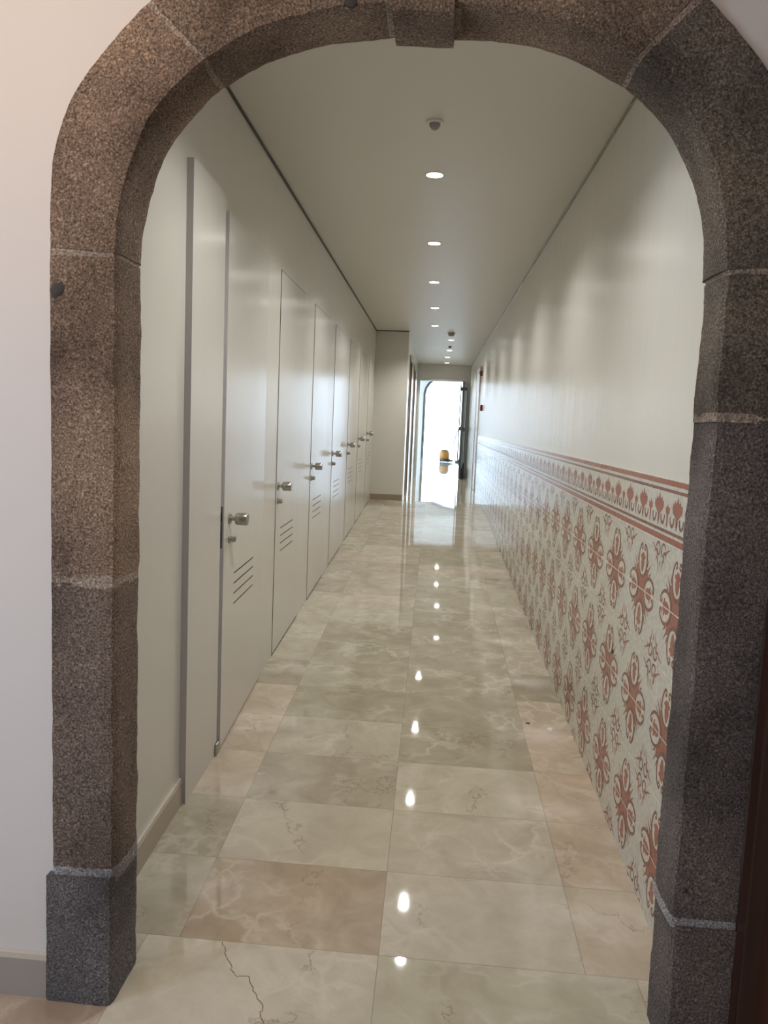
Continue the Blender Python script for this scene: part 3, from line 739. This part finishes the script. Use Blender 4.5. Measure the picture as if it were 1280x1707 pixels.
# ---------------------------------------------------------------- ceiling fittings
def downlight(u, v, label):
    c = K(u, v, HC); r = empty('downlight', c)
    tag(r, label, 'ceiling light', 'recessed downlights in a row along the corridor ceiling')
    b = MB(); n = 28
    b.lathe([(0, .052), (-.004, .051), (-.005, .047), (-.002, .043)], c, (0, 0, 1), n); b.obj('trim_ring', MAT['white_pl'], r, smooth=True)
    b = MB(); b.lathe([(-.0055, .042), (-.0045, .044)], c, (0, 0, 1), n); b.obj('lens', LED, r)
    l = bpy.data.lights.new('downlight_beam', 'SPOT'); l.energy = SPOT_W; l.spot_size = math.radians(140); l.spot_blend = .8; l.color = (1, .975, .935); l.shadow_soft_size = .022
    o = bpy.data.objects.new('downlight_beam', l); col.objects.link(o); o.parent = r; o.location = (0, 0, -.05)
    return r
SPOT_W = 64
downlight(-.11, 2.88, 'round downlight just behind the top of the stone arch, hidden by it')
LV = [4.52, 6.16, 7.79, 9.46, 11.14]
words = ['nearest round downlight, just beyond the small sensor', 'second round downlight from the arch', 'third round downlight from the arch', 'fourth round downlight from the arch', 'fifth round downlight, last before the round detector']
for v, x, wd in zip(LV, (-.144, -.176, -.205, -.226, -.2545), words): downlight(x-SK*v, v, wd)
for v, x, wd in ((12.88, -.025, 'round downlight just beyond the dark round detector'), (14.65, -.051, 'round downlight just beyond the tiny dark sensor'), (16.10, -.086, 'round downlight second from the end wall'), (17.50, -.10, 'farthest round downlight, closest to the end wall')):
    downlight(x-SK*v, v, wd)
def sensor(name, x, v, prof1, prof2, m1, m2, label):
    r = empty(name, (x, v, HC)); tag(r, label, 'detector')
    b = MB(); b.lathe(prof1, (x, v, HC), (0, 0, -1), 28); b.obj('sensor_base', m1, r, smooth=True)
    b = MB(); b.lathe(prof2, (x, v, HC), (0, 0, -1), 28); b.obj('sensor_head', m2, r, smooth=True)
sensor('motion_sensor', -.130, 3.754, [(0, .040), (.008, .040), (.012, .036)], [(.012, .026), (.022, .025), (.036, .014), (.040, .006)], MAT['white_pl'], MAT['grey_pl'], 'small white motion sensor on the ceiling nearest the arch')
sensor('smoke_detector', -.024, 11.93, [(0, .055), (.012, .055), (.016, .052)], [(.016, .046), (.04, .042), (.05, .030)], MAT['grey_pl'], MAT['grey_pl'], 'dark round smoke detector on the ceiling halfway down the corridor')
sensor('motion_sensor', -.042, 13.95, [(0, .032), (.008, .032), (.012, .028)], [(.012, .022), (.022, .020), (.032, .010)], MAT['dark_grey'], MAT['dark_grey'], 'tiny dark sensor between two downlights deep in the corridor')

# red fire alarm fittings on the right wall
def wallbox(name, v, z, hv, hz, th, label):
    r = empty(name, K(UR, v, z)); tag(r, label, 'fire alarm')
    b = MB(); b.box(UR-th, UR, v-hv, v+hv, z-hz, z+hz, 0, True); b.obj('housing', MAT['red'], r, bevel=.006)
    b = MB(); b.box(UR-th-.004, UR-th, v-hv*.5, v+hv*.5, z-hz*.5, z+hz*.5, 0, True); b.obj('cover', MAT['black'], r)
wallbox('fire_alarm_sounder', 13.55, 2.45, .04, .045, .04, 'dark red alarm sounder, upper of two boxes high on right wall')
wallbox('fire_call_point', 13.02, 1.866, .04, .05, .035, 'dark red alarm call point, lower of two boxes on right wall')

# ---------------------------------------------------------------- far room: yellow vacuum cleaner, hose wand
vc = empty('vacuum_cleaner', (-.08, 25.3, ZF)); tag(vc, 'yellow and black vacuum cleaner on the floor beyond the bright doorway', 'vacuum cleaner')
b = MB(); b.lathe([(.11, .145), (.14, .155), (.30, .150), (.33, .13)], (-.08, 25.3, ZF), (0, 0, 1), 24); b.obj('tank', MAT['yellow'], vc, smooth=True)
b = MB(); b.lathe([(.33, .135), (.36, .12), (.40, .07)], (-.08, 25.3, ZF), (0, 0, 1), 24); b.obj('motor_head', plain('brown_plastic', (.20, .12, .04), .4), vc, smooth=True)
b = MB(); b.lathe([(.015, .17), (.11, .165)], (-.06, 25.3, ZF), (0, 0, 1), 24); b.box(.03, .19, 25.2, 25.4, ZF+.03, ZF+.08); b.obj('base', MAT['black'], vc)
for x, y in ((-.18, 25.2), (.04, 25.2), (-.18, 25.42), (.14, 25.42)):
    b = MB(); b.lathe([(-.012, .03), (.012, .03)], (x, y, ZF+.03), (1, 0, 0), 12); b.obj('wheel', MAT['black'], vc)
wd = empty('vacuum_wand', (.40, 25.6, ZF)); tag(wd, 'long thin wand with black floor nozzle leaning beyond the bright doorway', 'vacuum wand')
b = MB(); b.tube([(.40, 25.6, ZF+.05), (.43, 25.8, ZF+1.18)], .013, 10); b.tube([(.20, 25.48, ZF+.60), (.23, 25.5, ZF+.72), (.28, 25.55, ZF+.95), (.43, 25.8, ZF+1.22)], .014, 10); b.obj('tube', MAT['dark_grey'], wd, smooth=True)
b = MB(); b.box(.27, .47, 25.5, 25.62, ZF, ZF+.05); b.box(.36, .42, 25.52, 25.6, ZF+.05, ZF+.10); b.obj('nozzle', MAT['black'], wd, bevel=.008)
# stone surround of the far arch
ar = MB(); n = len(arc)
inn2 = arc; out2 = [(x-.03 if x < -.8 else (x+.03 if x > .9 else x), z) for x, z in arc]
pts = [(-.90, ZF), (-.90, 2.62)] + [(.6-1.5*math.cos(a), 2.62+.85*math.sin(a)) for a in [i*math.pi/14 for i in range(1, 14)]] + [(2.1, 2.62), (2.1, ZF)]
pin = [(.6+(x-.6)*.95, ZF if z <= ZF else 2.62+(z-2.62)*.93) for x, z in pts]
vs = []
for y in (27.22, 27.52): vs += [(x, y, z) for x, z in pts] + [(x, y, z) for x, z in pin]
m_ = len(pts); fs = []
for i in range(m_-1):
    a, c = i, i+1
    fs += [(a, c, c+m_, a+m_), (a+2*m_, a+3*m_, c+3*m_, c+2*m_), (a+m_, c+m_, c+3*m_, a+3*m_), (a, a+2*m_, c+2*m_, c)]
fs += [(0, m_, 3*m_, 2*m_), (m_-1, 3*m_-1, 4*m_-1, 2*m_-1)]
ar.add(vs, fs); tag(ar.obj('stone_arch', MAT['stone_dark']), 'dark stone arch at the far exit, beyond the bright doorway', 'arch')

# ---------------------------------------------------------------- dark wooden door folded against the wall right of the arch
wdr = empty('wooden_door', (.9, 1.79, 0)); tag(wdr, 'dark red-brown wooden door standing against the wall right of the arch', 'door')
b = MB(); b.box(.757, .80, 1.805, 1.858, .0, 2.15); b.box(1.35, 1.40, 1.805, 1.858, .0, 2.15); b.box(.80, 1.35, 1.805, 1.858, 2.08, 2.15); b.box(.80, 1.35, 1.805, 1.858, 0, .08)
b.obj('stile', MAT['wood'], wdr, bevel=.004)
b = MB(); b.box(.80, 1.35, 1.815, 1.845, .08, 2.08); b.obj('panel', MAT['wood2'], wdr)

# ---------------------------------------------------------------- small bits on the floor near the tiles
def crumb(name, x, y, sx, sy, h, mat, label):
    b = MB(); z = fz(y); n = 9; top = []; bot = []
    for i in range(n):
        a = 2*math.pi*i/n; r = 1+.25*math.sin(3*a+x*10); bot.append((x+sx*r*math.cos(a), y+sy*r*math.sin(a), z+RS*sy*math.sin(a))); top.append((x+sx*.7*r*math.cos(a), y+sy*.7*r*math.sin(a), z+h))
    b.add(bot+top, [tuple(range(n))[::-1], tuple(range(n, 2*n))] + [(i, (i+1) % n, n+(i+1) % n, n+i) for i in range(n)])
    tag(b.obj(name, mat, smooth=True), label, 'debris')
crumb('mortar_chip', .477, 3.90, .013, .012, .004, plain('brown_dirt', (.14, .10, .07), .8), 'tiny brown chip lying on the marble near the tiled wall')
crumb('plastic_scrap', .583, 3.845, .018, .016, .006, plain('shiny_white', (.8, .8, .78), .08), 'shiny white scrap on the marble beside the tiled wall')
# the long crack in the threshold slab
b = MB(); pts = [(-.593, 2.146), (-.575, 2.12), (-.565, 2.085), (-.54, 2.054), (-.535, 2.03), (-.51, 2.008), (-.478, 2.017), (-.462, 1.98), (-.44, 1.945), (-.412, 1.902), (-.415, 1.88), (-.395, 1.849), (-.37, 1.80), (-.375, 1.76)]
P2 = []
for a, c in zip(pts[:-1], pts[1:]):
    for k in range(4):
        t_ = k/4; P2.append((a[0]+(c[0]-a[0])*t_+random.uniform(-.004, .004), a[1]+(c[1]-a[1])*t_+random.uniform(-.003, .003)))
for a, c in zip(P2[:-1], P2[1:]):
    d = Vector((c[0]-a[0], c[1]-a[1], 0)).normalized(); n_ = Vector((-d.y, d.x, 0))*random.uniform(.0008, .0016)
    b.add([(a[0]-n_.x, a[1]-n_.y, .0004), (a[0]+n_.x, a[1]+n_.y, .0004), (c[0]+n_.x, c[1]+n_.y, .0004), (c[0]-n_.x, c[1]-n_.y, .0004)], [(0, 1, 2, 3)])
ck = b.obj('floor_crack', plain('crack_brown', (.20, .12, .07), .6)); ck.parent = bpy.data.objects['floor']
